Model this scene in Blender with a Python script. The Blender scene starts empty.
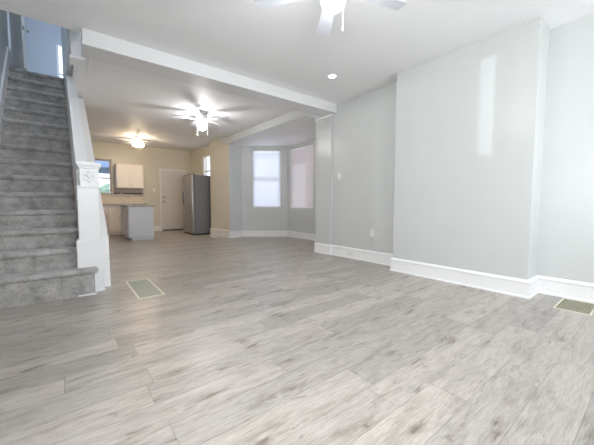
import bpy, bmesh, math, random
from mathutils import Vector, Matrix
random.seed(7)
S = bpy.context.scene
COL = S.collection
PI = math.pi
R = math.radians

# ------------------------------------------------------------------ camera
cam = bpy.data.cameras.new('camera')
cam.sensor_fit = 'HORIZONTAL'; cam.sensor_width = 36; cam.lens = 291.04 / 594 * 36
cam.clip_start = 0.02; cam.clip_end = 200
camo = bpy.data.objects.new('camera', cam); COL.objects.link(camo)
camo.location = (0, 0, 0.95)
camo.rotation_euler = (R(90 - 3.7182), 0, R(-38.2253))
S.camera = camo

# ------------------------------------------------------------------ world, sun, daylight at the windows, added fills, exposure
S.view_settings.view_transform = 'Standard'
S.view_settings.look = 'None'
S.view_settings.gamma = 1
S.view_settings.use_curve_mapping = False
S.view_settings.exposure = 0.8
S.cycles.use_denoising = True
S.cycles.max_bounces = 10
S.cycles.diffuse_bounces = 6
S.cycles.transparent_max_bounces = 12
S.cycles.sample_clamp_indirect = 6
W = bpy.data.worlds.new('sky'); S.world = W; W.use_nodes = True
wb = W.node_tree.nodes['Background']
wb.inputs[0].default_value = (0.72, 0.83, 1.0, 1); wb.inputs[1].default_value = 1.5

def lamp(name, kind, loc, rot, energy, color=(1, 1, 1), size=None, size_y=None, angle=None, radius=None):
    l = bpy.data.lights.new(name, kind); l.energy = energy; l.color = color
    if kind == 'AREA':
        l.shape = 'RECTANGLE'; l.size = size; l.size_y = size_y
    if angle is not None: l.angle = angle
    if radius is not None: l.shadow_soft_size = radius
    o = bpy.data.objects.new(name, l); COL.objects.link(o)
    o.location = loc; o.rotation_euler = rot
    return o
# low sun reaching in through panes added at the front door to shape it
sd = Vector((1, 1, -0.008)).normalized()
lamp('sun', 'SUN', (-5, -6, 3), sd.to_track_quat('-Z', 'Y').to_euler(), 0.7, (0.88, 0.95, 1.0), angle=R(0.15))
# sky light standing in the two front windows (behind the camera) and other openings; lamps marked added are fills
lamp('daylight_front_window', 'AREA', (2.95, -1.50, 1.55), (R(90), 0, 0), 32, (.96, 0.985, 1.0), 1.45, 1.6)
lamp('daylight_side_window', 'AREA', (-0.90, 0.55, 1.45), (R(90), 0, R(-90)), 56, (.96, 0.985, 1.0), 0.8, 1.4)
bay_n = Vector((0.61, 0.79, 0)).normalized()
lamp('daylight_bay_window', 'AREA', (4.52 + .35, 7.17 + .45, 1.66), (R(90), 0, math.atan2(bay_n.y, bay_n.x) + R(90)), 9, (0.72, 0.78, 1), 0.9, 1.6)
lamp('daylight_bay_window', 'AREA', (5.20, 6.15, 1.66), (R(90), 0, R(90)), 2.4, (1, 0.82, 0.81), 1.25, 1.9)
lamp('daylight_and_fill_upstairs', 'AREA', (0.25, 8.45, 4.0), (R(90), 0, R(180)), 5, (0.62, 0.76, 1), 0.6, 1.2)
lamp('daylight_and_fill_upstairs', 'AREA', (1.25, 7.40, 4.1), (R(90), 0, R(90)), 5, (0.62, 0.79, 1), 0.7, 1.2)  # added fill behind an unseen side window, brightens the hall and open door
lamp('fill_front_door', 'AREA', (0.35, -1.52, 1.83), (R(90), 0, 0), 170, (.97, .985, 1), 0.5, 1.1)  # added fill to brighten the newel post and left part of the floor
lamp('hall_fill_light', 'POINT', (-0.10, 5.0, 5.15), (0, 0, 0), 11, (0.80, 0.88, 1), radius=.12)  # added fill without a fixture, brightens the stairwell

# ------------------------------------------------------------------ materials
def new_mat(name):
    m = bpy.data.materials.new(name); m.use_nodes = True
    return m, m.node_tree.nodes, m.node_tree.links, m.node_tree.nodes['Principled BSDF']
def pm(name, col, rough=.5, metal=0, spec=.5, noise=0, nscale=20, bump=0, bscale=200, emis=None, estr=0, coat=0):
    m, n, l, b = new_mat(name)
    b.inputs['Base Color'].default_value = (*col, 1)
    b.inputs['Roughness'].default_value = rough
    b.inputs['Metallic'].default_value = metal
    b.inputs['Specular IOR Level'].default_value = spec
    b.inputs['Coat Weight'].default_value = coat
    tc = n.new('ShaderNodeTexCoord')
    if noise:
        t = n.new('ShaderNodeTexNoise'); t.inputs['Scale'].default_value = nscale; t.inputs['Detail'].default_value = 4
        l.new(tc.outputs['Object'], t.inputs['Vector'])
        r = n.new('ShaderNodeValToRGB')
        r.color_ramp.elements[0].position = .3; r.color_ramp.elements[1].position = .7
        r.color_ramp.elements[0].color = (*[c * (1 - noise) for c in col], 1)
        r.color_ramp.elements[1].color = (*[min(1, c * (1 + noise)) for c in col], 1)
        l.new(t.outputs['Fac'], r.inputs['Fac']); l.new(r.outputs['Color'], b.inputs['Base Color'])
    if bump:
        t = n.new('ShaderNodeTexNoise'); t.inputs['Scale'].default_value = bscale
        l.new(tc.outputs['Object'], t.inputs['Vector'])
        bp = n.new('ShaderNodeBump'); bp.inputs['Strength'].default_value = bump; bp.inputs['Distance'].default_value = .01
        l.new(t.outputs['Fac'], bp.inputs['Height']); l.new(bp.outputs['Normal'], b.inputs['Normal'])
    if emis:
        b.inputs['Emission Color'].default_value = (*emis, 1); b.inputs['Emission Strength'].default_value = estr
    return m

M = {}
M['wall'] = pm('grey_wall_paint', (.60, .615, .605), .30, spec=.35, noise=.012, nscale=2.0, bump=.03, bscale=60)
M['wall_warm'] = pm('beige_wall_paint', (.64, .595, .50), .4, noise=.012, nscale=2.0)
M['wall_hall'] = pm('hall_wall_paint', (.58, .62, .67), .5)
M['ceiling'] = pm('ceiling_paint', (.86, .86, .87), .6, noise=.01, nscale=3)
M['trim'] = pm('white_trim_paint', (.88, .88, .88), .3)
M['beam'] = pm('beam_paint', (.76, .76, .76), .45)
M['trim_warm'] = pm('cream_trim_paint', (.78, .76, .72), .4)
M['plastic'] = pm('white_plastic', (.82, .82, .81), .35)
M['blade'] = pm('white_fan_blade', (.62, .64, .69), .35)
M['steel'] = pm('brushed_steel', (.42, .41, .40), .32, metal=.9, noise=.05, nscale=60)
M['steel_side'] = pm('grey_enamel', (.21, .21, .215), .45, metal=.3)
M['dark'] = pm('dark_plastic', (.04, .04, .045), .4)
M['nickel'] = pm('satin_nickel', (.45, .44, .42), .3, metal=1)
M['brass'] = pm('brass', (.62, .45, .18), .3, metal=1)
M['cab_white'] = pm('white_cabinet_paint', (.84, .77, .72), .4)
M['cab_grey'] = pm('pale_grey_cabinet_paint', (.70, .71, .74), .42)
M['granite'] = pm('speckled_granite', (.34, .31, .28), .25, noise=.55, nscale=55)
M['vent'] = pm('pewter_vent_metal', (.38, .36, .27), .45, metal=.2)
M['vent_green'] = pm('grey_green_vent_metal', (.47, .49, .42), .45, metal=.1)
M['vent_frame'] = pm('beige_vent_frame', (.74, .71, .58), .45)
M['door'] = pm('door_paint', (.66, .63, .60), .45)
M['brick'] = None
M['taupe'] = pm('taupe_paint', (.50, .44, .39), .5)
M['shrub'] = pm('leaf_green', (.30, .42, .30), .7, noise=.4, nscale=9)
M['awning'] = pm('blue_canvas', (.22, .33, .52), .7, noise=.1, nscale=5)

def carpet_mat():
    m, n, l, b = new_mat('grey_plush_carpet')
    tc = n.new('ShaderNodeTexCoord')
    t1 = n.new('ShaderNodeTexNoise'); t1.inputs['Scale'].default_value = 9; t1.inputs['Detail'].default_value = 5; t1.inputs['Roughness'].default_value = .7
    t2 = n.new('ShaderNodeTexNoise'); t2.inputs['Scale'].default_value = 130; t2.inputs['Detail'].default_value = 2
    for t in (t1, t2): l.new(tc.outputs['Object'], t.inputs['Vector'])
    mx = n.new('ShaderNodeMath'); mx.operation = 'MULTIPLY_ADD'; mx.inputs[1].default_value = .45
    l.new(t2.outputs['Fac'], mx.inputs[0]); l.new(t1.outputs['Fac'], mx.inputs[2])
    r = n.new('ShaderNodeValToRGB')
    r.color_ramp.elements[0].position = .5; r.color_ramp.elements[0].color = (.25, .235, .22, 1)
    r.color_ramp.elements[1].position = .92; r.color_ramp.elements[1].color = (.60, .58, .56, 1)
    l.new(mx.outputs[0], r.inputs['Fac']); l.new(r.outputs['Color'], b.inputs['Base Color'])
    b.inputs['Roughness'].default_value = 1; b.inputs['Specular IOR Level'].default_value = .05
    b.inputs['Sheen Weight'].default_value = .3
    bp = n.new('ShaderNodeBump'); bp.inputs['Strength'].default_value = .8; bp.inputs['Distance'].default_value = .01
    l.new(t2.outputs['Fac'], bp.inputs['Height']); l.new(bp.outputs['Normal'], b.inputs['Normal'])
    return m
M['carpet'] = carpet_mat()

def plank_mat():
    m, n, l, b = new_mat('grey_oak_planks')
    PWID, PLEN = .182, 1.22
    def math_(op, a, c=None, d=None):
        x = n.new('ShaderNodeMath'); x.operation = op
        for i, v in enumerate((a, c, d)):
            if v is None: continue
            if isinstance(v, (int, float)): x.inputs[i].default_value = v
            else: l.new(v, x.inputs[i])
        return x.outputs[0]
    tc = n.new('ShaderNodeTexCoord'); sp = n.new('ShaderNodeSeparateXYZ'); l.new(tc.outputs['Object'], sp.inputs[0])
    X, Y = sp.outputs[0], sp.outputs[1]
    yr = math_('DIVIDE', Y, PWID); row = math_('FLOOR', yr); fy = math_('FRACT', yr)
    wn = n.new('ShaderNodeTexWhiteNoise'); wn.noise_dimensions = '1D'; l.new(row, wn.inputs['W'])
    xs = math_('ADD', math_('DIVIDE', X, PLEN), math_('MULTIPLY', wn.outputs['Value'], 7.3))
    colm = math_('FLOOR', xs); fx = math_('FRACT', xs)
    cv = n.new('ShaderNodeCombineXYZ'); l.new(row, cv.inputs[0]); l.new(colm, cv.inputs[1])
    wid = n.new('ShaderNodeTexWhiteNoise'); wid.noise_dimensions = '2D'; l.new(cv.outputs[0], wid.inputs['Vector'])
    pid = wid.outputs['Value']
    # seams
    ey = math_('MINIMUM', fy, math_('SUBTRACT', 1, fy)); ex = math_('MINIMUM', fx, math_('SUBTRACT', 1, fx))
    sy = math_('LESS_THAN', ey, .010); sx = math_('LESS_THAN', ex, .0016)
    seam = math_('MAXIMUM', sy, sx)
    # grain
    def noise(sxv, syv, scale, detail, rough, dist=0, off=31.0):
        c = n.new('ShaderNodeCombineXYZ')
        l.new(math_('ADD', math_('MULTIPLY', X, sxv), math_('MULTIPLY', pid, off)), c.inputs[0])
        l.new(math_('ADD', math_('MULTIPLY', Y, syv), math_('MULTIPLY', pid, off * .7)), c.inputs[1])
        t = n.new('ShaderNodeTexNoise'); t.inputs['Scale'].default_value = scale; t.inputs['Detail'].default_value = detail
        t.inputs['Roughness'].default_value = rough; t.inputs['Distortion'].default_value = dist
        l.new(c.outputs[0], t.inputs['Vector']); return t.outputs['Fac']
    g1 = noise(2.2, 13, 1.7, 9, .7, .7)
    g2 = noise(7, 85, 1.6, 4, .7)
    g3 = noise(1.6, 6.5, 1.7, 5, .6, .8)
    r1 = n.new('ShaderNodeValToRGB'); e = r1.color_ramp.elements
    e[0].position = .28; e[0].color = (.36, .32, .28, 1); e[1].position = .68; e[1].color = (.56, .53, .49, 1)
    x = r1.color_ramp.elements.new(.47); x.color = (.49, .455, .415, 1)
    l.new(g1, r1.inputs['Fac'])
    def mixc(kind, f, a, c):
        k = n.new('ShaderNodeMix'); k.data_type = 'RGBA'; k.blend_type = kind
        if isinstance(f, (int, float)): k.inputs[0].default_value = f
        else: l.new(f, k.inputs[0])
        for i, v in ((6, a), (7, c)):
            if isinstance(v, tuple): k.inputs[i].default_value = v
            else: l.new(v, k.inputs[i])
        return k.outputs[2]
    # fine grain
    rg = n.new('ShaderNodeValToRGB'); rg.color_ramp.elements[0].position = .35; rg.color_ramp.elements[0].color = (.70, .675, .65, 1)
    rg.color_ramp.elements[1].position = .6; rg.color_ramp.elements[1].color = (1, 1, 1, 1); l.new(g2, rg.inputs['Fac'])
    c1 = mixc('MULTIPLY', .8, r1.outputs['Color'], rg.outputs['Color'])
    # per plank tone
    rp = n.new('ShaderNodeValToRGB'); rp.color_ramp.elements[0].color = (.80, .80, .80, 1); rp.color_ramp.elements[1].color = (1.08, 1.07, 1.06, 1)
    l.new(pid, rp.inputs['Fac'])
    c2 = mixc('MULTIPLY', 1, c1, rp.outputs['Color'])
    # broad dark patches
    r3 = n.new('ShaderNodeValToRGB'); r3.color_ramp.elements[0].position = .32; r3.color_ramp.elements[0].color = (.78, .77, .76, 1)
    r3.color_ramp.elements[1].position = .5; r3.color_ramp.elements[1].color = (1, 1, 1, 1); l.new(g3, r3.inputs['Fac'])
    c3 = mixc('MULTIPLY', 1, c2, r3.outputs['Color'])
    # knots: brown streaks
    k1 = noise(3.2, 11.0, 1.4, 4, .6, 1.0, 57)
    rk = n.new('ShaderNodeValToRGB'); rk.color_ramp.elements[0].position = .60; rk.color_ramp.elements[0].color = (0, 0, 0, 1)
    rk.color_ramp.elements[1].position = .70; rk.color_ramp.elements[1].color = (1, 1, 1, 1); l.new(k1, rk.inputs['Fac'])
    kf = math_('MULTIPLY', rk.outputs['Color'], .6)
    cvk = n.new('ShaderNodeCombineXYZ')
    wob = noise(2.5, 9, 2.2, 3, .6, 0, 11)
    l.new(math_('ADD', math_('ADD', math_('MULTIPLY', X, 2.0), math_('MULTIPLY', pid, 17)), math_('MULTIPLY', wob, .7)), cvk.inputs[0])
    l.new(math_('ADD', math_('ADD', math_('MULTIPLY', Y, 7.0), math_('MULTIPLY', pid, 23)), math_('MULTIPLY', wob, .9)), cvk.inputs[1])
    vo = n.new('ShaderNodeTexVoronoi'); vo.voronoi_dimensions = '2D'; vo.inputs['Scale'].default_value = 1.0; l.new(cvk.outputs[0], vo.inputs['Vector'])
    rv = n.new('ShaderNodeValToRGB'); q = rv.color_ramp.elements
    q[0].position = .04; q[0].color = (1, 1, 1, 1); q[1].position = .23; q[1].color = (0, 0, 0, 1)
    y_ = q.new(.09); y_.color = (.45, .45, .45, 1)
    l.new(vo.outputs['Distance'], rv.inputs['Fac'])
    sc_ = n.new('ShaderNodeSeparateColor'); l.new(vo.outputs['Color'], sc_.inputs[0])
    kn = math_('MULTIPLY', rv.outputs['Color'], math_('GREATER_THAN', sc_.outputs[0], .55))
    kf = math_('MAXIMUM', kf, math_('MULTIPLY', kn, .85))
    c4 = mixc('MIX', kf, c3, (.17, .135, .11, 1))
    c5 = mixc('MIX', math_('MULTIPLY', seam, .5), c4, (.16, .14, .125, 1))
    l.new(c5, b.inputs['Base Color'])
    rr = math_('MULTIPLY_ADD', g1, .08, .30); l.new(rr, b.inputs['Roughness'])
    b.inputs['Specular IOR Level'].default_value = .5
    bp = n.new('ShaderNodeBump'); bp.inputs['Strength'].default_value = .05; bp.inputs['Distance'].default_value = .003
    l.new(math_('SUBTRACT', g2, seam), bp.inputs['Height']); l.new(bp.outputs['Normal'], b.inputs['Normal'])
    return m
M['floor'] = plank_mat()

def brick_mat(name, c1, c2, mortar, w, h, mw, scale=1, axis='XZ'):
    m, n, l, b = new_mat(name)
    tc = n.new('ShaderNodeTexCoord'); sp = n.new('ShaderNodeSeparateXYZ'); cb = n.new('ShaderNodeCombineXYZ')
    l.new(tc.outputs['Object'], sp.inputs[0])
    l.new(sp.outputs['XYZ'.index(axis[0])], cb.inputs[0]); l.new(sp.outputs['XYZ'.index(axis[1])], cb.inputs[1])
    t = n.new('ShaderNodeTexBrick'); t.inputs['Scale'].default_value = scale
    t.inputs['Brick Width'].default_value = w; t.inputs['Row Height'].default_value = h; t.inputs['Mortar Size'].default_value = mw
    t.inputs['Color1'].default_value = (*c1, 1); t.inputs['Color2'].default_value = (*c2, 1); t.inputs['Mortar'].default_value = (*mortar, 1)
    l.new(cb.outputs[0], t.inputs['Vector']); l.new(t.outputs['Color'], b.inputs['Base Color'])
    b.inputs['Roughness'].default_value = .5
    return m
M['tile'] = brick_mat('tan_subway_tile', (.78, .68, .56), (.68, .57, .45), (.82, .76, .68), .15, .075, .006)
M['brick'] = brick_mat('pink_brick', (.55, .33, .29), (.48, .28, .25), (.6, .5, .46), .22, .075, .01, axis='YZ')

def glass_mat():
    m, n, l, b = new_mat('window_glass')
    out = n['Material Output']; tr = n.new('ShaderNodeBsdfTransparent'); gl = n.new('ShaderNodeBsdfGlossy'); gl.inputs['Roughness'].default_value = .02
    mx = n.new('ShaderNodeMixShader'); mx.inputs[0].default_value = .07
    l.new(tr.outputs[0], mx.inputs[1]); l.new(gl.outputs[0], mx.inputs[2]); l.new(mx.outputs[0], out.inputs[0]); n.remove(b)
    return m
M['glass'] = glass_mat()
def tint_glass():
    m, n, l, b = new_mat('sheer_obscured_glass')
    out = n['Material Output']; tr = n.new('ShaderNodeBsdfTransparent'); tr.inputs[0].default_value = (.6, .61, .62, 1)
    gl = n.new('ShaderNodeBsdfDiffuse'); gl.inputs[0].default_value = (.7, .7, .7, 1)
    mx = n.new('ShaderNodeMixShader'); mx.inputs[0].default_value = .3
    l.new(tr.outputs[0], mx.inputs[1]); l.new(gl.outputs[0], mx.inputs[2]); l.new(mx.outputs[0], out.inputs[0]); n.remove(b)
    return m
M['sheer'] = tint_glass()
def blind_mat(name, col, trans):
    m, n, l, b = new_mat(name)
    out = n['Material Output']; d = n.new('ShaderNodeBsdfDiffuse'); d.inputs[0].default_value = (*col, 1)
    t = n.new('ShaderNodeBsdfTranslucent'); t.inputs[0].default_value = (*col, 1)
    mx = n.new('ShaderNodeMixShader'); mx.inputs[0].default_value = trans
    l.new(d.outputs[0], mx.inputs[1]); l.new(t.outputs[0], mx.inputs[2]); l.new(mx.outputs[0], out.inputs[0]); n.remove(b)
    return m
M['blind'] = blind_mat('white_vinyl_blind', (.85, .85, .86), .55)
def globe_mat(name, col, strg):
    return pm(name, (.9, .9, .9), .3, emis=col, estr=strg)
M['globe_white'] = globe_mat('lit_white_globe', (.97, .985, 1), 52)
M['globe_mid'] = globe_mat('lit_cool_globe', (1, .97, .95), 56)
M['globe_warm'] = globe_mat('lit_warm_globe', (1, .78, .52), 48)
M['led'] = globe_mat('lit_downlight_lens', (1, .98, .95), 40)

# ------------------------------------------------------------------ mesh helpers
def V(*a): return Vector(a)
class MB:
    def __init__(s): s.bm = bmesh.new()
    def poly(s, pts):
        return s.bm.faces.new([s.bm.verts.new(p) for p in pts])
    def box(s, x0, x1, y0, y1, z0, z1, mtx=None):
        vs = [Vector((x, y, z)) for z in (z0, z1) for y in (y0, y1) for x in (x0, x1)]
        if mtx: vs = [mtx @ v for v in vs]
        v = [s.bm.verts.new(p) for p in vs]
        for f in ((0, 2, 3, 1), (4, 5, 7, 6), (0, 1, 5, 4), (2, 6, 7, 3), (0, 4, 6, 2), (1, 3, 7, 5)):
            s.bm.faces.new([v[i] for i in f])
        return s
    def prism(s, prof, a, b, fn):
        """prof: list of 2-D points; fn(p, t) -> 3-D point at end t (a or b)."""
        A = [s.bm.verts.new(fn(p, a)) for p in prof]; B = [s.bm.verts.new(fn(p, b)) for p in prof]
        s.bm.faces.new(A); s.bm.faces.new(B[::-1])
        for i in range(len(prof)):
            j = (i + 1) % len(prof); s.bm.faces.new((A[j], A[i], B[i], B[j]))
        return s
    def lathe(s, prof, c, seg=32, mtx=None):
        """prof: (r, z) list; around vertical axis at c"""
        rings = []
        for r, z in prof:
            if r < 1e-5: rings.append([s.bm.verts.new(Vector(c) + Vector((0, 0, z)))])
            else: rings.append([s.bm.verts.new(Vector(c) + Vector((r * math.cos(2 * PI * i / seg), r * math.sin(2 * PI * i / seg), z))) for i in range(seg)])
        for A, B in zip(rings, rings[1:]):
            for i in range(seg):
                j = (i + 1) % seg
                if len(A) == 1 and len(B) == 1: break
                if len(A) == 1: s.bm.faces.new((A[0], B[j], B[i]))
                elif len(B) == 1: s.bm.faces.new((A[i], A[j], B[0]))
                else: s.bm.faces.new((A[i], A[j], B[j], B[i]))
        if mtx:
            for rg in rings:
                for v in rg: v.co = mtx @ v.co
        return s
    def tube(s, pts, r, seg=8):
        pts = [Vector(p) for p in pts]; rings = []
        for i, p in enumerate(pts):
            d = (pts[min(i + 1, len(pts) - 1)] - pts[max(i - 1, 0)]).normalized()
            u = d.orthogonal().normalized() if i == 0 else (u - d * u.dot(d)).normalized()
            w = d.cross(u)
            rings.append([s.bm.verts.new(p + (u * math.cos(2 * PI * k / seg) + w * math.sin(2 * PI * k / seg)) * r) for k in range(seg)])
        for A, B in zip(rings, rings[1:]):
            for k in range(seg): s.bm.faces.new((A[k], A[(k + 1) % seg], B[(k + 1) % seg], B[k]))
        s.bm.faces.new(rings[0][::-1]); s.bm.faces.new(rings[-1])
        return s
    def ball(s, c, r, sc=(1, 1, 1), seg=12):
        m = Matrix.Translation(c) @ Matrix.Diagonal((r * sc[0], r * sc[1], r * sc[2], 1))
        bmesh.ops.create_uvsphere(s.bm, u_segments=seg, v_segments=max(6, seg // 2), radius=1, matrix=m)
        return s
    def sweep(s, path, prof, closed=False):
        """profile (out, z) swept along a plan polyline; 'out' is to the LEFT of travel; mitred"""
        P = [Vector((p[0], p[1])) for p in path]; n = len(P); rings = []
        for i in range(n):
            ds = []
            if i > 0: ds.append((P[i] - P[i - 1]).normalized())
            if i < n - 1: ds.append((P[i + 1] - P[i]).normalized())
            ns = [Vector((-d.y, d.x)) for d in ds]
            if len(ns) == 2:
                m = (ns[0] + ns[1]).normalized(); m = m / max(.3, m.dot(ns[0]))
            else: m = ns[0]
            rings.append([s.bm.verts.new((P[i].x + m.x * o, P[i].y + m.y * o, z)) for o, z in prof])
        k = len(prof)
        for A, B in zip(rings, rings[1:]):
            for i in range(k): s.bm.faces.new((A[i], B[i], B[(i + 1) % k], A[(i + 1) % k]))
        s.bm.faces.new(rings[0]); s.bm.faces.new(rings[-1][::-1])
        return s
    def build(s, name, mat, parent=None, bevel=0, smooth=False, seg=2):
        bmesh.ops.recalc_face_normals(s.bm, faces=s.bm.faces)
        me = bpy.data.meshes.new(name); s.bm.to_mesh(me); s.bm.free()
        if smooth:
            for p in me.polygons: p.use_smooth = True
        me.materials.append(mat)
        o = bpy.data.objects.new(name, me); COL.objects.link(o)
        if parent is not None: o.parent = parent
        if bevel:
            b = o.modifiers.new('bevel', 'BEVEL'); b.width = bevel; b.segments = seg; b.limit_method = 'ANGLE'; b.angle_limit = R(40)
            if smooth is False and seg > 2:
                for p in me.polygons: p.use_smooth = True
        return o
def tag(o, label=None, cat=None, group=None, kind=None):
    if label: o['label'] = label
    if cat: o['category'] = cat
    if group: o['group'] = group
    if kind: o['kind'] = kind
    return o
def empty(name, loc=(0, 0, 0), rz=0):
    o = bpy.data.objects.new(name, None); COL.objects.link(o); o.location = loc; o.rotation_euler = (0, 0, rz)
    o.empty_display_size = .1
    return o
def struct(o, label=None, cat=None): return tag(o, label, cat, kind='structure')
def sbox(name, b, mat, label, cat, bevel=0):
    return struct(MB().box(*b).build(name, mat, bevel=bevel), label, cat)

def wall(name, p0, p1, z0, z1, t, mat, label, holes=()):
    """wall whose visible face runs p0->p1; body lies to the RIGHT of travel, thickness t; holes (s0,s1,z0,z1)"""
    p0 = Vector(p0); p1 = Vector(p1); L = (p1 - p0).length; d = (p1 - p0) / L; nrm = Vector((d.y, -d.x))
    ss = sorted({0, L, *[h[0] for h in holes], *[h[1] for h in holes]}); zs = sorted({z0, z1, *[h[2] for h in holes], *[h[3] for h in holes]})
    solid = {}
    for i in range(len(ss) - 1):
        for j in range(len(zs) - 1):
            cs, cz = (ss[i] + ss[i + 1]) / 2, (zs[j] + zs[j + 1]) / 2
            solid[i, j] = not any(h[0] < cs < h[1] and h[2] < cz < h[3] for h in holes)
    m = MB(); cache = {}
    def vt(s, z, k):
        key = (round(s, 5), round(z, 5), k)
        if key not in cache:
            q = p0 + d * s + nrm * (t * k); cache[key] = m.bm.verts.new((q.x, q.y, z))
        return cache[key]
    for (i, j), ok in solid.items():
        if not ok: continue
        a, b, c, e = ss[i], ss[i + 1], zs[j], zs[j + 1]
        m.bm.faces.new((vt(a, c, 0), vt(b, c, 0), vt(b, e, 0), vt(a, e, 0)))
        m.bm.faces.new((vt(a, c, 1), vt(a, e, 1), vt(b, e, 1), vt(b, c, 1)))
        for di, dj, q in ((-1, 0, ((a, c), (a, e))), (1, 0, ((b, c), (b, e))), (0, -1, ((a, c), (b, c))), (0, 1, ((a, e), (b, e)))):
            if not solid.get((i + di, j + dj), False):
                (u0, w0), (u1, w1) = q
                m.bm.faces.new((vt(u0, w0, 0), vt(u1, w1, 0), vt(u1, w1, 1), vt(u0, w0, 1)))
    return struct(m.build(name, mat), label, 'wall')

# ------------------------------------------------------------------ dimensions
H = 2.721                 # front and middle room ceiling
XL = -0.66                # left wall
YF = -1.30                # front wall, behind the camera
YB = 10.8                 # kitchen back wall
XC, XR, XK = 3.60, 3.85, 3.93
XP = 3.81
BAY = [(3.93, 4.26), (4.98, 5.12), (4.98, 6.76), (3.93, 7.56)]

# ------------------------------------------------------------------ shell
m = MB(); m.poly([(-.9, -1.6, 0), (5.3, -1.6, 0), (5.3, 11.1, 0), (-.9, 11.1, 0)])
m.poly([(-.9, -1.6, -.1), (-.9, 11.1, -.1), (5.3, 11.1, -.1), (5.3, -1.6, -.1)])
struct(m.build('floor', M['floor']), 'grey oak plank floor running through both rooms to the kitchen', 'floor')

def crise(y): return H + max(0, y - 6.64) * .028
m = MB(); m.box(XL - .12, 4.1, YF - .15, 3.86, H, H + .3)
struct(m.build('ceiling', M['ceiling']), 'smooth white ceiling of the front room', 'ceiling')
m = MB()
m.box(.285, 3.75, 3.86, 6.64, H, H + .3)
m.prism([(6.64, H), (YB + .15, crise(YB + .15)), (YB + .15, 3.06), (6.64, 3.06)], XL - .12, 3.9, lambda p, t: (t, p[0], p[1]))
struct(m.build('ceiling', M['ceiling']), 'white ceiling over the middle room and the kitchen', 'ceiling')
# lowered ceiling of the bay
m = MB()
bp = [(3.49, 4.2), (3.86, 4.2), (5.2, 5.0), (5.2, 6.9), (3.95, 7.75), (3.45, 7.75), (3.45, 7.44)]
m.prism([(p[0], p[1]) for p in bp], 2.575, H + .3, lambda p, t: (p[0], p[1], t))
o = struct(m.build('ceiling', M['ceiling']), 'lower white ceiling over the window bay', 'ceiling')
o.data.materials.append(M['wall'])
for p in o.data.polygons:
    if abs(p.normal.z) < .5: p.material_index = 1  # sides coloured darker to tone down the fan light on them

# walls (visible face, body to the right of travel)
wall('wall_right', (XK, YF), (XK, .829), 0, H, .15, M['wall'], 'grey wall nearest the camera on the right')
m = MB().box(XC, XK + .15, .829, 2.375, 0, H)
struct(m.build('wall_chimney', M['wall'], bevel=.004), 'glossy grey chimney breast standing out of the right wall', 'wall')
wall('wall_right', (XR, 2.375), (XR, 3.83), 0, H, .2, M['wall'], 'grey recessed wall between chimney breast and pilaster')
m = MB().box(XP, XR + .2, 3.83, 4.26, 0, 2.575)
struct(m.build('wall_pilaster', M['wall'], bevel=.004), 'grey pilaster carrying the right end of the ceiling beam', 'wall')
wall('wall_bay', BAY[0], BAY[1], 0, 2.6, .15, M['wall'], 'grey near side of the window bay hidden behind the pilaster')
LB = (Vector(BAY[3]) - Vector(BAY[2])).length
bayA = (LB - 1.12, LB - .32, .84, 2.47)
wall('wall_bay', BAY[1], BAY[2], 0, 2.6, .15, M['wall'], 'grey front wall of the window bay around the pinkish blind', [(.52, 1.555, .83, 2.48)])
wall('wall_bay', BAY[2], BAY[3], 0, 2.6, .15, M['wall'], 'grey angled wall of the bay around the bright window', [bayA])
m = MB(); pr = [(3.93, 7.56), (3.50, 7.44), (3.39, 8.5), (4.05, 8.5), (4.05, 7.66)]
m.prism(pr, 0, H + .1, lambda p, t: (p[0], p[1], t))
o = struct(m.build('wall_kitchen_corner', M['wall']), 'wall end between window bay and refrigerator, beige towards the kitchen', 'wall')
o.data.materials.append(M['wall_warm'])
for p in o.data.polygons:
    if p.normal.x < -.9: p.material_index = 1
wall('wall_kitchen_right', (3.60, 8.5), (3.60, YB), 0, 3.0, .15, M['wall_warm'], 'beige kitchen wall behind the refrigerator', [(.38, 1.15, 1.5, 2.5)])
KW = (.30, 1.12, 1.23, 2.31)     # kitchen window in x and z
wall('wall_back', (3.75, YB), (XL - .12, YB), 0, 3.0, .15, M['wall_warm'], 'beige kitchen back wall with window and exit door',
     [(3.75 - KW[1], 3.75 - KW[0], KW[2], KW[3]), (3.75 - 3.36, 3.75 - 2.56, 0, 2.10)])
SW = (.15, .95, .80, 2.10)       # side window left of the camera (y0,y1,z0,z1)
wall('wall_left', (XL, YB + .15), (XL, YF - .15), 0, 5.4, .12, M['wall'], 'pale wall along the left side of the staircase',
     [(YB + .15 - SW[1], YB + .15 - SW[0], SW[2], SW[3])])
fh = [(3.93 - 3.70, 3.93 - 2.20, .75, 2.35), (3.93 - 1.26, 3.93 - .96, 1.50, 2.53), (3.93 - .52, 3.93 + .32, 0, 2.50)]
wall('wall_front', (3.93 + .15, YF), (XL - .12, YF), 0, H, .15, M['wall'], 'front wall of the house behind the camera',
     [(a + .15, b + .15, c, d) for a, b, c, d in fh])
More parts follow.
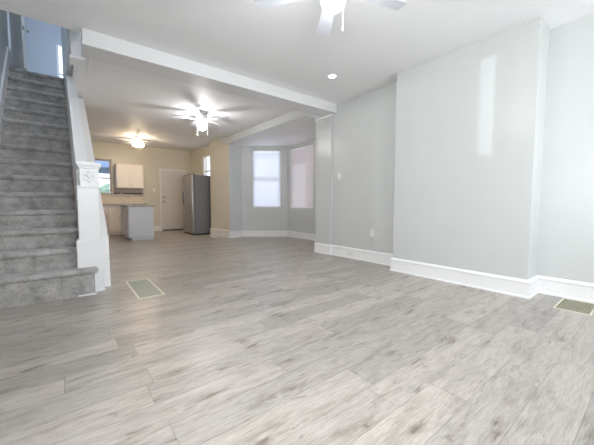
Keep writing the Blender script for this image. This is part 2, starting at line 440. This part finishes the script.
# upper stair hall
HALL = M['wall_hall']
wall('wall_upstairs_front', (.10, 3.86), (XL, 3.86), H + .3, 5.4, .1, HALL, 'upper stairwell wall above the opening')
wall('wall_upstairs_back', (1.1, 8.2), (XL, 8.2), 3.06, 5.4, .12, HALL, 'blue grey end wall of the upstairs hall', [(.50, 1.155, 3.10, 4.36)])
wall('wall_upstairs_right', (1.0, 6.7), (1.0, 8.2), 3.06, 5.4, .1, HALL, 'side wall of the upstairs hall', [(.3, 1.1, 3.45, 4.75)])
wall('wall_upstairs_right', (.16, 6.7), (1.0, 6.7), 3.06, 5.4, .1, HALL, 'short return wall of the upstairs hall')
sbox('ceiling', (XL - .1, 1.2, 3.7, 8.35, 5.4, 5.5), HALL, 'ceiling of the upstairs hall', 'ceiling')
def shx(x, y, k=.02): return x - k * (y - 3.9)
m = MB()
m.prism([(4.42, 2.74), (6.75, 2.74), (6.75, 5.4), (4.42, 5.4)], 0, 1, lambda p, t: (shx(.09 + .05 * t, p[0]), p[0], p[1]))
struct(m.build('wall_stairwell', M['wall']), 'pale wall rising on the right of the upper stairs', 'wall')
m = MB().box(XL, .285, 6.70, 8.3, 3.03, 3.078)
struct(m.build('floor', M['carpet']), 'carpeted landing at the head of the stairs', 'floor')

# ceiling beam with lip, and stairwell trim
m = MB(); m.box(.187, XR + .05, 3.744, 4.09, 2.565, H + .02); m.box(.18, XR, 3.728, 3.76, 2.557, 2.585)
struct(m.build('trim_beam', M['beam'], bevel=.004), 'white boxed ceiling beam crossing between the two rooms', 'beam')
m = MB(); m.box(XP - .012, XR + .004, 3.808, 4.26, 2.535, 2.562); 
struct(m.build('trim_pilaster_cap', M['trim'], bevel=.003), 'thin white moulding on top of the pilaster', 'trim')
m = MB(); m.box(.10, .187, 3.87, 4.25, 2.86, 3.05); m.box(.10, .205, 4.2, 4.40, 2.60, 3.05); m.box(.085, .222, 4.185, 4.415, 2.575, 2.605)
struct(m.build('trim_stairwell_block', M['trim'], bevel=.004), 'white boxed drop with cap moulding at the stairwell corner', 'trim')
m = MB()
m.prism([(4.25, 2.705), (6.35, 2.705), (6.35, 3.0), (4.25, 3.0)], 0, 1, lambda p, t: (shx(.135 + .155 * t, p[0], .006), p[0], p[1]))
m.prism([(4.09, 2.695), (6.15, 2.695), (6.15, 2.74), (4.09, 2.74)], 0, 1, lambda p, t: (shx(.275 + .025 * t, p[0], .006), p[0], p[1]))
struct(m.build('trim_stairwell', M['trim'], bevel=.003), 'white edge board along the stairwell opening', 'trim')

# baseboards
BP = [(0, 0), (.030, 0), (.030, .012), (.020, .024), (.018, .145), (.026, .150), (.028, .163), (.020, .172), (.010, .184), (0, .186)]
def base(name, path, label, mat='trim', bp=BP):
    return struct(MB().sweep(path, bp).build(name, M[mat]), label, 'baseboard')
base('baseboard_right', [(XK, YF), (XK, .829), (XC, .829), (XC, 2.375), (XR, 2.375), (XR, 3.83), (XP, 3.83), (XP, 4.26)], 'tall white baseboard along the right wall and chimney breast')
BS = [(a, z * .92) for a, z in BP]
base('baseboard_bay', [BAY[0], BAY[1], BAY[2], BAY[3], (3.50, 7.44)], 'white baseboard around the window bay', bp=BS)
base('baseboard_kitchen', [(3.50, 7.44), (3.39, 8.5), (3.60, 8.5)], 'cream baseboard on the wall beside the refrigerator', 'trim_warm', [(a, z * 1.15) for a, z in BP])
base('baseboard_kitchen', [(2.50, YB), (1.98, YB)], 'cream baseboard between kitchen cabinets and exit door', 'trim_warm', [(a, z * 1.15) for a, z in BP])
base('baseboard_left', [(XL, 3.6), (XL, YF)], 'white baseboard on the left wall before the stairs')

# ------------------------------------------------------------------ windows and doors
def wframe(name, org, dirv, w, z0, z1, label, depth=.06, set_=.06, mat='trim', mull=False, stool=False, pane='glass', rail=.5, fw=.04):
    """window standing in a hole; org = start point (plan) at the face, dirv = along travel, body to the right"""
    d = Vector(dirv).normalized(); nr = Vector((d.y, -d.x))
    ang = math.atan2(d.y, d.x)
    root = struct(empty(name, (org[0], org[1], z0), ang), label, 'window')
    h = z1 - z0; y0 = -set_ - depth; y1 = -set_       # local -Y is into the wall body
    m = MB(); f = fw
    m.box(0, f, y0, y1, 0, h); m.box(w - f, w, y0, y1, 0, h); m.box(f, w - f, y0, y1, 0, f); m.box(f, w - f, y0, y1, h - f, h)
    m.build('window_frame', M[mat], root, bevel=.003)
    zr = h * rail
    if mull: MB().box(w / 2 - .012, w / 2 + .012, y0 + .01, y1 - .01, f, h - f).build('mullion', M[mat], root)
    else: MB().box(f, w - f, y0 + .005, y1 + .004, zr - .022, zr + .022).build('meeting_rail', M[mat], root, bevel=.002)
    MB().box(f, w - f, y0 + .028, y0 + .032, f, h - f).build('pane', M[pane], root)
    if stool: MB().box(-.03, w + .03, -set_, .03, -.025, 0).build('sill', M[mat], root, bevel=.004)
    return root, y1
def blind(org, dirv, w, z0, z1, label, set_=.035):
    d = Vector(dirv).normalized(); root = tag(empty('window_blind', (org[0], org[1], z0), math.atan2(d.y, d.x)), label, 'blind')
    h = z1 - z0; g = .012
    MB().box(g, w - g, -set_ - .02, -set_ + .02, h - .045, h - .005).build('headrail', M['plastic'], root, bevel=.003)
    m = MB(); n = int((h - .09) / .042); a = R(68)
    for i in range(n):
        z = .035 + (i + .5) * (h - .09) / n; c, s_ = math.cos(a) * .024, math.sin(a) * .024
        m.prism([(-c, -s_ + .0006), (c, s_ + .0006), (c, s_ - .0006), (-c, -s_ - .0006)], g, w - g, lambda p, t: (t, -set_ + p[0], z + p[1]))
    m.build('slats', M['blind'], root)
    MB().box(g, w - g, -set_ - .014, -set_ + .014, .006, .03).build('bottom_rail', M['plastic'], root, bevel=.002)
    return root
dA = Vector(BAY[3]) - Vector(BAY[2]); dA.normalize(); oA = Vector(BAY[2]) + dA * bayA[0]
wframe('window_1', oA, dA, .80, .84, 2.47, 'bright double hung window in the angled bay wall', set_=.075, stool=False)
blind(oA, dA, .80, .84, 2.47, 'glowing white closed blind in the left window of the bay')
oB = (BAY[1][0], BAY[1][1] + .52)
wframe('window_2', oB, (0, 1), 1.035, .83, 2.48, 'double hung window in the bay front with pinkish light', set_=.075)
blind(oB, (0, 1), 1.035, .83, 2.48, 'pinkish closed blind in the right window of the bay')
wframe('window_3', (KW[1], YB), (-1, 0), KW[1] - KW[0], KW[2], KW[3], 'kitchen double hung window left of the wall cabinet', set_=.03, mat='taupe', stool=True, rail=.47, fw=.045)
wframe('window_4', (3.60, 8.88), (0, 1), .77, 1.5, 2.5, 'kitchen side window above the refrigerator', set_=.02)
wframe('window_5', (.60 - .0, 8.2), (-1, 0), .655, 3.10, 4.36, 'bright window at the end of the upstairs hall', set_=.03)
wframe('window_added_upstairs', (1.0, 7.0), (0, 1), .80, 3.45, 4.75, 'unseen side window added to light the upstairs hall', set_=.02)  # opening added to let fill light into the hall
wframe('window_6', (XL, SW[1]), (0, -1), .80, SW[2], SW[3], 'side window to the left of the camera')
wframe('window_7', (3.70, YF), (-1, 0), 1.50, .75, 2.35, 'wide front window behind the camera', stool=True)
# narrow opening added to shape the sun strip, split by one bar
root = struct(empty('window_added_slot', (1.26, YF, 1.50), PI), 'unseen narrow side light added beside the front door to shape the sun', 'window')
MB().box(.084, .102, -.03, -.02, 0, 1.03).build('mullion', M['trim'], root)
MB().box(0, .30, -.018, -.014, 0, 1.01).build('pane', M['glass'], root)

# casing around openings
def casing(name, plane_y, x0, x1, z0, z1, w, mat, label, bottom=False, t=.02):
    m = MB(); y0, y1 = plane_y - t, plane_y
    m.box(x0 - w, x0, y0, y1, z0 if not bottom else z0 - w, z1 + w); m.box(x1, x1 + w, y0, y1, z0 if not bottom else z0 - w, z1 + w)
    m.box(x0, x1, y0, y1, z1, z1 + w)
    if bottom: m.box(x0, x1, y0, y1, z0 - w, z0)
    return struct(m.build(name, M[mat], bevel=.003), label, 'trim')
casing('trim_1', YB, 2.56, 3.36, 0, 2.10, .055, 'trim_warm', 'cream casing around the kitchen exit door')
casing('trim_2', YB, KW[0], KW[1], KW[2], KW[3], .045, 'wall_warm', 'beige flat casing around the kitchen window')

def pdoor(name, org, rz, w, h, label, mat, lite=None, knob_side=1, parts=True):
    """hinged slab; local x across, face at local y=0 towards -y"""
    r = struct(empty(name, org, rz), label, 'door')
    m = MB()
    if lite:
        a, b, c, d = lite
        m.box(0, a, 0, .04, 0, h); m.box(b, w, 0, .04, 0, h); m.box(a, b, 0, .04, 0, c); m.box(a, b, 0, .04, d, h)
    else: m.box(0, w, 0, .04, 0, h)
    m.build('door_leaf', mat, r, bevel=.003)
    if lite: MB().box(lite[0], lite[1], .018, .022, lite[2], lite[3]).build('pane', M['sheer'], r)
    return r
k = pdoor('door_1', (2.565, YB + .01, .015), 0, .79, 2.075, 'cream kitchen exit door with two round locks', M['door'])
for z in (1.01, 1.165):
    MB().lathe([(0, 0), (.033, 0), (.033, .008), (.012, .012), (.012, .035), (.026, .045), (.028, .06), (.018, .07), (0, .072)], (0, 0, 0), 20,
               Matrix.Translation((.085, 0, z)) @ Matrix.Rotation(R(90), 4, 'X')).build('door_knob' if z < 1.1 else 'deadbolt', M['nickel'], k, smooth=True)
MB().box(.0, .79, -.012, .03, -.012, .03).build('door_sweep', M['dark'], k)
k = pdoor('door_2', (-.33, YF - .06, .005), 0, .86, 2.48, 'unseen front entrance door behind the camera, sheer panel added to shape the sun', M['door'], lite=(.48, .83, 1.30, 2.38))  # glass panel added to throw a faint sun patch on the chimney breast
# upstairs door, standing open at the head of the stairs
k = pdoor('door_3', (-.64, 6.95, 3.07), R(-72), .62, 2.03, 'white upstairs door standing open against the stair wall', M['trim'])
for z in (.62, 1.0):
    MB().box(.618, .623, .008, .032, z - .03, z + .03).build('latch_plate', M['nickel'], k)
MB().lathe([(0, 0), (.028, 0), (.028, .006), (.010, .012), (.010, .035), (.024, .044), (.024, .058), (0, .066)], (0, 0, 0), 18,
           Matrix.Translation((.56, .04, .62)) @ Matrix.Rotation(R(-90), 4, 'X')).build('door_knob', M['nickel'], k, smooth=True)

# ------------------------------------------------------------------ staircase
st = tag(empty('staircase', (0, 0, 0)), 'grey carpeted staircase with white newel and boarded side rising on the left', 'staircase')
G = .2; Y1 = 3.64; Z1 = .28
XSL = -.632
def step_prof(y, z, rise, depth):
    p = [(y + .03, z - rise)]
    p.append((y + .026, z - .062)); cy, cz, r = y + .030, z - .031, .031
    for i in range(9):
        a = R(-100 - 170 * i / 8 + 10); p.append((cy + r * math.cos(a), cz + r * math.sin(a)))
    p += [(y + depth, z), (y + depth, z - rise)]
    return p
for i in range(15):
    y = Y1 + G * i; z = Z1 + .2 * i; rise = Z1 if i == 0 else .2
    dep = .235 if i < 14 else .27
    m = MB(); xr = .088
    m.prism(step_prof(y, z, rise, dep), 0, 1, lambda p, t: (shx(XSL, p[0]) if t == 0 else shx(xr, p[0]), p[0], p[1]))
    if i == 0:   # rounded starting step wrapping in front of the newel post
        m.prism(step_prof(y, z, rise, .112), 0, 1, lambda p, t: (.094 + (.085 if t else 0), p[0], p[1]))
        prof = [(.030, 0), (.026, z - .062)] + [(.03 + .031 * math.cos(R(-90 - 180 * q / 8)) * 1, z - .031 + .031 * math.sin(R(-90 - 180 * q / 8))) for q in range(9)]
        # quarter-turned end of the tread
        m.box(.17, .196, y + .032, y + .112, 0, z - .06)
        m.tube([(.17, y + .031, z - .031), (.188, y + .036, z - .031), (.199, y + .052, z - .031), (.203, y + .08, z - .031), (.203, y + .112, z - .031)], .031, 12)
        m.box(.17, .203, y + .04, y + .112, z - .06, z - .0005)
    m.build('step', M['carpet'], st, smooth=False)
m = MB(); m.sweep([(.215, 3.765), (.205, 3.667), (.05, 3.663)], [(0, 0), (-.0, .014), (-.012, .014), (-.018, 0)])
m.build('shoe_moulding', M['trim'], st)
# skirt board on the left wall
m = MB(); m.prism([(3.6, 0), (3.6, .42), (6.62, 3.44), (6.9, 3.44), (6.9, 3.0), (6.6, 3.0), (3.75, 0)], XL + .002, XL + .03, lambda p, t: (t if t > XL + .01 else t, p[0], p[1]))
m.build('skirt_board', M['trim'], st, bevel=.003)
# boarded side (outer stringer wall), grey, rising to the ceiling
def xo(y): return .355 - .033 * (y - 3.98)
sw_ = [(3.94, 0), (3.94, .585), (3.98, .588), (6.10, 2.70), (6.6, 2.70), (6.6, 0)]
m = MB(); m.prism(sw_, 0, 1, lambda p, t: (shx(.092, p[0]) + .06 if t == 0 else xo(p[0]), p[0], p[1]))
m.build('side_wall', M['trim'], st, bevel=.004)
m = MB(); m.sweep([(.352 - .033 * 2.6, 6.58), (xo(3.98) + .002, 3.925), (.295, 3.925)], [(-.001, 0), (-.018, 0), (-.018, .02), (-.008, .03), (-.008, .14), (-.001, .15)])
m.build('side_base_moulding', M['trim'], st)
# parapet with cap rail
pr = [(3.90, .45), (3.90, 1.37), (5.20, 2.67), (5.60, 2.73), (5.9, 2.73), (5.9, 2.40)]
m = MB(); m.prism(pr, 0, 1, lambda p, t: (shx(.092 + .085 * t, p[0]), p[0], p[1]))
m.build('balustrade_panel', M['trim'], st)
m = MB(); m.prism([(3.90, 1.37), (3.90, 1.405), (5.215, 2.72), (5.25, 2.72), (5.25, 2.69)], 0, 1, lambda p, t: (shx(.084 + .101 * t, p[0]), p[0], p[1]))
m.build('cap_rail', M['trim'], st, bevel=.004)
# newel post
nw = empty('newel_post', (.19, 3.84, 0)); nw.parent = st
def nb(hx, y0, y1, z0, z1): return (-hx, hx, y0, y1, z0, z1)
m = MB(); m.box(-.132, .08, -.085, .09, .0, .565); m.box(-.12, .07, -.08, .08, .565, .575)
m.box(-.132, .10, -.087, .09, .0, .022)
m.build('newel_base', M['trim'], nw, bevel=.005)
m = MB(); m.box(-.108, .078, -.078, .076, .57, 1.115)
m.build('newel_shaft', M['trim'], nw, bevel=.006)
m = MB(); m.box(-.112, .088, -.084, .084, 1.115, 1.135); m.box(-.080, .086, -.080, .08, 1.135, 1.315)
m.box(-.088, .094, -.088, .088, 1.315, 1.330); m.box(-.096, .103, -.097, .095, 1.33, 1.345); m.box(-.104, .111, -.105, .102, 1.345, 1.372)
m.box(-.086, .092, -.086, .086, 1.372, 1.382)
cp = m.build('newel_cap', M['trim'], nw, bevel=.004)
# carved crest on the cap block, front and stair side
def crest(face):
    m = MB(); y = -.082
    def T(a, b, d=0): return (a + .003, y - d, 1.225 + b) if face == 0 else (-.082 - d, a, 1.225 + b)
    m.tube([T(.042 * math.cos(R(200 + q * 14)), .040 * math.sin(R(200 + q * 14)) + .002) for q in range(11)], .007, 8)
    m.tube([T(-.05, .035), (T(-.036, .012)), T(-.046, -.012), T(-.03, -.03)], .006, 8)
    m.tube([T(.05, .035), (T(.036, .012)), T(.046, -.012), T(.03, -.03)], .006, 8)
    m.ball(T(0, .008), .02, (1, .5, 1.2)); m.ball(T(-.02, .022), .013, (1, .6, 1)); m.ball(T(.02, .022), .013, (1, .6, 1))
    m.tube([T(-.02, .055), T(0, .06), T(.02, .055)], .006, 8); m.ball(T(0, -.052), .009)
    return m
crest(0).build('carved_crest', M['trim'], nw, smooth=True)
crest(1).build('carved_crest', M['trim'], nw, smooth=True)

# ------------------------------------------------------------------ ceiling fans
def ceiling_fan(loc, zc, label, globe, gr, rad, ang0, zb, zg, chain, group=None, chains=((.05, -.05), (-.06, .03)), metal='plastic', brk=True):
    """zc ceiling height, zb blade height, zg globe bottom"""
    x, y = loc
    f = tag(empty('ceiling_fan', (x, y, zc)), label, 'ceiling fan')
    MB().lathe([(0, 0), (.075, 0), (.082, -.02), (.07, -.045), (.05, -.06), (0, -.06)], (0, 0, 0), 32).build('canopy', M['plastic'], f, smooth=True)
    hb = zb - zc
    MB().lathe([(0, -.055), (.06, -.055), (.095, -.08), (.105, hb + .03), (.10, hb - .015), (.075, hb - .03), (.0, hb - .03)], (0, 0, 0), 36).build('motor_housing', M['plastic'], f, smooth=True)
    g0 = zg - zc; n = 10
    gh = max(.08, (hb - .03) - g0 - .02)
    MB().lathe([(0, hb - .025), (gr * .75, hb - .028), (gr * .8, g0 + gh), (gr * .7, g0 + gh - .004), (0, g0 + gh - .004)], (0, 0, 0), 32).build('light_fitter', M['plastic'], f, smooth=True)
    prof = [(gr * .72, g0 + gh)] + [(gr * math.cos(R(q)) if q > 0 else gr, g0 + gh * .62 - gh * .62 * math.sin(R(q))) for q in range(-20, 90, 10)] + [(0, g0)]
    MB().lathe(prof, (0, 0, 0), 36).build('globe', globe, f, smooth=True)
    for k in range(5):
        a = R(ang0 + 72 * k); mt = Matrix.Rotation(a, 4, 'Z')
        tilt = Matrix.Translation((0, 0, hb)) @ Matrix.Rotation(R(10), 4, 'X')
        m = MB(); pts = []
        r0 = .16
        pts = [(r0, -.042), (rad - .045, -.064), (rad - .02, -.060), (rad - .010, -.048), (rad, .050), (rad - .006, .060), (rad - .03, .064), (r0, .042)]
        m.prism(pts, -.004, .004, lambda p, t: mt @ (tilt @ Vector((p[0], p[1], t))))
        m.build('blade', M['blade'], f)
        m = MB(); m.box(.085, .21, -.018, .018, -.012, -.005, mt @ tilt); m.box(.19, .235, -.035, .035, -.010, -.004, mt @ tilt)
        m.build('blade_arm', M['plastic'], f)
    for (cx, cy), ln in zip(chains, chain):
        c = MB().tube([(cx, cy, hb - .03), (cx, cy, zg - zc - ln)], .0013, 6).build('pull_chain', M[metal], f)
        MB().lathe([(0, .010), (.003, .008), (.006, -.012), (.005, -.024), (0, -.028)], (cx, cy, zg - zc - ln), 12).build('pull_knob', M[metal], c, smooth=True)
    return f
ceiling_fan((1.53, 1.53), H, 'white ceiling fan with lit globe at the top of the front room', M['globe_white'], .085, .60, 53.7, 2.47, 2.305, (.02, .075), chains=((-.085, .0), (.10, .0)))
ceiling_fan((2.12, 5.67), H, 'white ceiling fan with bright globe in the middle room', M['globe_mid'], .088, .56, 20, 2.585, 2.37, (.07, .07), chains=((-.07, .06), (.08, -.06)))
ceiling_fan((1.60, 9.10), crise(9.10), 'ceiling fan with warm amber globe over the kitchen', M['globe_warm'], .145, .56, 45, 2.66, 2.50, (.09, .12), chains=((-.04, -.03), (.06, -.06)), metal='brass')

dl = tag(empty('recessed_light', (2.964, 2.976, H)), 'small round recessed ceiling light in front of the beam', 'ceiling light')
MB().lathe([(.048, -.001), (.068, -.001), (.066, -.006), (.05, -.009), (.048, -.004)], (0, 0, 0), 36).build('trim_ring', M['plastic'], dl, smooth=True)
MB().lathe([(0, -.003), (.048, -.003), (.048, -.006), (0, -.0065)], (0, 0, 0), 36).build('lens', M['led'], dl)

# ------------------------------------------------------------------ floor registers
def register(c, rz, w, d, label, nx, ny, frame, grille, fr=.022):
    r = tag(empty('floor_register', (c[0], c[1], 0), rz), label, 'floor vent')
    m = MB(); z = .006
    m.box(-w / 2, w / 2, -d / 2, -d / 2 + fr, .0005, z); m.box(-w / 2, w / 2, d / 2 - fr, d / 2, .0005, z)
    m.box(-w / 2, -w / 2 + fr, -d / 2 + fr, d / 2 - fr, .0005, z); m.box(w / 2 - fr, w / 2, -d / 2 + fr, d / 2 - fr, .0005, z)
    m.build('frame', M[frame], r, bevel=.002)
    m = MB(); iw, idd = w - 2 * fr, d - 2 * fr
    for i in range(nx + 1):
        x = -iw / 2 + iw * i / nx; m.box(x - .0022, x + .0022, -idd / 2, idd / 2, .001, .0045)
    for i in range(ny + 1):
        y = -idd / 2 + idd * i / ny; m.box(-iw / 2, iw / 2, y - .0022, y + .0022, .001, .0045)
    m.build('grille', M[grille], r)
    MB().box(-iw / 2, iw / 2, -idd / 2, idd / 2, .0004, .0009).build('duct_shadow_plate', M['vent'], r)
    return r
register((.641, 3.61), R(0), .255, .82, 'large beige framed floor register by the stairs', 9, 36, 'vent_frame', 'vent_green' if 'vent_green' in M else 'vent')
register((3.66, .475), 0, .43, .25, 'beige framed floor register at the right wall', 26, 10, 'vent_frame', 'vent', .014)
register((3.235, 7.92), R(6), .10, .30, 'small white floor register near the refrigerator', 4, 14, 'plastic', 'plastic', .012)

# ------------------------------------------------------------------ wall plates
def plate(name, x, y, z, label, kind, axis='x', mat='plastic', horiz=False):
    r = tag(empty(name, (x, y, z), R(-90) if axis == 'x' else 0), label, 'outlet' if kind == 'outlet' else 'switch')
    w, h = (.036, .058) if not horiz else (.058, .036)
    MB().box(-w, w, -.006, 0, -h, h).build('cover_plate', M[mat], r, bevel=.003)
    if kind == 'outlet':
        for q in (-1, 1):
            c = (q * .024, 0) if horiz else (0, q * .024)
            o = MB().box(c[0] - .016, c[0] + .016, -.009, -.005, c[1] - .014, c[1] + .014).build('receptacle', M[mat], r, bevel=.003)
            m = MB()
            for s_ in (-.006, .006): m.box(c[0] + s_ - .001, c[0] + s_ + .001, -.0095, -.0088, c[1] - .005, c[1] + .005)
            m.build('slots', M['dark'], o)
    else:
        MB().box(-.005, .005, -.016, -.005, -.009, .012).build('toggle', M[mat], r, bevel=.001)
    return r
plate('wall_outlet', XR, 2.92, .475, 'white electrical outlet low on the recessed grey wall', 'outlet')
plate('light_switch', XR, 3.66, 1.44, 'white light switch beside the pilaster', 'switch')
plate('wall_outlet', XR - .019, 3.37, .085, 'white outlet set in the baseboard of the recessed wall', 'outlet', horiz=True)
plate('light_switch', 2.33, YB, 1.41, 'light switch on the kitchen wall left of the exit door', 'switch', 'y')

# ------------------------------------------------------------------ kitchen
fr = tag(empty('refrigerator', (2.90, 9.15, 0)), 'stainless side by side refrigerator standing against the kitchen wall', 'refrigerator')
MB().box(.075, .66, -.455, .455, .05, 1.80).build('cabinet_body', M['steel_side'], fr, bevel=.006)
MB().box(.03, .62, -.44, .44, .012, .05).build('base_grille', M['dark'], fr)
for q, (a, b) in enumerate(((-.455, .085), (.092, .455))):
    d = MB().box(0, .07, a, b, .055, 1.815).build('door', M['steel'], fr, bevel=.018, seg=4)
    hy = .045 if q == 0 else .13
    hd = MB().tube([(-.002, hy, .75), (-.045, hy, .80), (-.05, hy, 1.05), (-.05, hy, 1.35), (-.045, hy, 1.58), (-.002, hy, 1.63)], .012, 10).build('handle', M['steel'], d, smooth=True)
    if q == 1:
        MB().box(-.012, .01, .19, .40, .95, 1.32).build('water_dispenser', M['dark'], d, bevel=.006)
MB().box(.02, .10, -.44, .44, 1.815, 1.835).build('hinge_cover', M['dark'], fr, bevel=.004)

def shaker(m, x0, x1, y, z0, z1, t=.018, rw=.055):
    """panel door facing -Y at plane y"""
    m.box(x0, x1, y - t * .5, y, z0, z1)
    m.box(x0, x0 + rw, y - t, y - t * .5, z0, z1); m.box(x1 - rw, x1, y - t, y - t * .5, z0, z1)
    m.box(x0 + rw, x1 - rw, y - t, y - t * .5, z0, z0 + rw); m.box(x0 + rw, x1 - rw, y - t, y - t * .5, z1 - rw, z1)
    return m
# island
isl = tag(empty('kitchen_island', (1.20, 8.37, 0)), 'pale grey kitchen island with granite top in front of the cabinets', 'kitchen island')
MB().box(.015, .57, .02, 1.36, .10, .865).build('cabinet_body', M['cab_grey'], isl, bevel=.003)
MB().box(.07, .565, .035, 1.33, 0, .10).build('toe_kick', M['cab_grey'], isl)
MB().box(.0, .572, .0, .02, .085, .865).build('end_panel', M['cab_grey'], isl, bevel=.003)
MB().box(-.04, .61, -.03, 1.40, .868, .905).build('countertop', M['granite'], isl, bevel=.006)
ys = [.03, .48, .92, 1.35]
for a, b in zip(ys, ys[1:]):
    d = MB().box(-.003, .015, a + .006, b - .006, .68, .845).build('drawer', M['cab_grey'], isl, bevel=.003)
    MB().tube([(-.002, (a + b) / 2 - .05, .765), (-.03, (a + b) / 2 - .045, .765), (-.03, (a + b) / 2 + .045, .765), (-.002, (a + b) / 2 + .05, .765)], .005, 8).build('handle', M['nickel'], d)
    m = MB().box(-.003, .006, a + .006, b - .006, .11, .665)
    m.box(-.012, -.003, a + .006, a + .06, .11, .665); m.box(-.012, -.003, b - .06, b - .006, .11, .665)
    m.box(-.012, -.003, a + .06, b - .06, .11, .165); m.box(-.012, -.003, a + .06, b - .06, .61, .665)
    d = m.build('door', M['cab_grey'], isl)
    MB().tube([(-.012, b - .03, .50), (-.036, b - .03, .505), (-.036, b - .03, .615), (-.012, b - .03, .62)], .005, 8).build('handle', M['nickel'], d)
# base cabinets on the back wall
def base_cab(x0, w, label, drawers=False):
    r = tag(empty('base_cabinet', (x0, YB - .60, 0)), label, 'cabinet', 'base cabinets under the kitchen window')
    MB().box(0, w, .02, .598, .10, .905).build('cabinet_body', M['cab_white'], r)
    MB().box(0, w, .07, .59, 0, .10).build('toe_kick', M['cab_white'], r)
    d = shaker(MB(), .008, w - .008, .02, .735, .89, rw=.03).build('drawer', M['cab_white'], r)
    MB().tube([(w / 2 - .05, .0, .81), (w / 2 - .045, -.03, .81), (w / 2 + .045, -.03, .81), (w / 2 + .05, .0, .81)], .005, 8).build('handle', M['nickel'], d)
    d = shaker(MB(), .008, w - .008, .02, .115, .72).build('door', M['cab_white'], r)
    MB().tube([(w - .04, .0, .55), (w - .04, -.03, .555), (w - .04, -.03, .665), (w - .04, .0, .67)], .005, 8).build('handle', M['nickel'], d)
labs = ['white base cabinet at the far left of the kitchen run', 'white base cabinet left of the kitchen window centre', 'white base cabinet under the kitchen window beside the newel post',
        'white base cabinet hidden behind the island at its left', 'white base cabinet at the right end of the run behind the island']
for i in range(1, 5): base_cab(-.62 + i * .52, .515, labs[i])
wk = tag(MB().box(-.12, 1.99, YB - .64, YB - .002, .908, .945).build('worktop', M['granite'], bevel=.005), 'speckled granite worktop along the kitchen back wall', 'worktop')
tag(MB().box(-.12, 1.99, YB - .012, YB - .001, .947, 1.255).build('backsplash', M['tile']), 'tan subway tile backsplash above the kitchen worktop', 'backsplash')
# wall cabinet
wc = tag(empty('wall_cabinet', (1.22, YB - .33, 1.44)), 'white two door wall cabinet right of the kitchen window', 'cabinet')
MB().box(0, .75, .02, .329, 0, .74).build('cabinet_body', M['cab_white'], wc, bevel=.002)
for a, b, hx in ((.004, .372, .345), (.378, .746, .405)):
    d = shaker(MB(), a, b, .02, .004, .736).build('door', M['cab_white'], wc)
    MB().tube([(hx, .0, .04), (hx, -.025, .045), (hx, -.025, .13), (hx, .0, .135)], .006, 8).build('handle', M['nickel'], d)
# below the cabinet: taupe board and dark strips
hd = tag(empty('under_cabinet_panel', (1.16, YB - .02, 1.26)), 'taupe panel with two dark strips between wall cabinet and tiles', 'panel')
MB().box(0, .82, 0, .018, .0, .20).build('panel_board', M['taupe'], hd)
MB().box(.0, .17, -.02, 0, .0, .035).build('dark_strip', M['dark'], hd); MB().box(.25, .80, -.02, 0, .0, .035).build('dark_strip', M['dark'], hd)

# ------------------------------------------------------------------ outdoors
tag(MB().box(6.1, 6.3, 3.2, 7.4, -.5, 4.5).build('brick_wall', M['brick']), 'pink brick wall of the neighbouring house outside the bay', 'wall')
tag(MB().box(-8, 12, -9, -1.7, -.6, -.45).build('pavement', pm('concrete', (.4, .4, .4), .8, noise=.1)), 'concrete pavement outside the front of the house', 'pavement', kind='structure')
m = MB(); random.seed(3)
for i in range(46):
    m.ball((random.uniform(-1.0, 2.2), 13.6 + random.uniform(-.4, .4), random.uniform(.2, 1.75)), random.uniform(.18, .34), (1, 1, .8), 10)
sh = m.build('garden_hedge', M['shrub'], smooth=False)
t = bpy.data.textures.new('leaf', 'CLOUDS'); t.noise_scale = .12
dm = sh.modifiers.new('leaf', 'DISPLACE'); dm.texture = t; dm.strength = .15
tag(sh, 'green hedge outside the lower half of the kitchen window', 'hedge')
awn = tag(empty('awning', (.6, 12.3, -.1)), 'blue canvas awning outside the upper half of the kitchen window', 'awning')
m = MB(); m.prism([(.05, 2.77), (.05, 2.82), (-1.15, 2.20), (-1.15, 2.0)], -1.2, 1.2, lambda p, t: (t, p[0], p[1]))
m.build('canopy_canvas', M['awning'], awn)
for q in (-1.17, 1.17): MB().tube([(q, .0, 0), (q, .0, 2.78)], .025).build('post', M['plastic'], awn)
tag(MB().box(-2, 4.5, 11.2, 15, -.2, -.1).build('back_yard', pm('yard_concrete', (.4, .4, .38), .8, noise=.1)), 'concrete back yard behind the kitchen', 'ground', kind='structure')
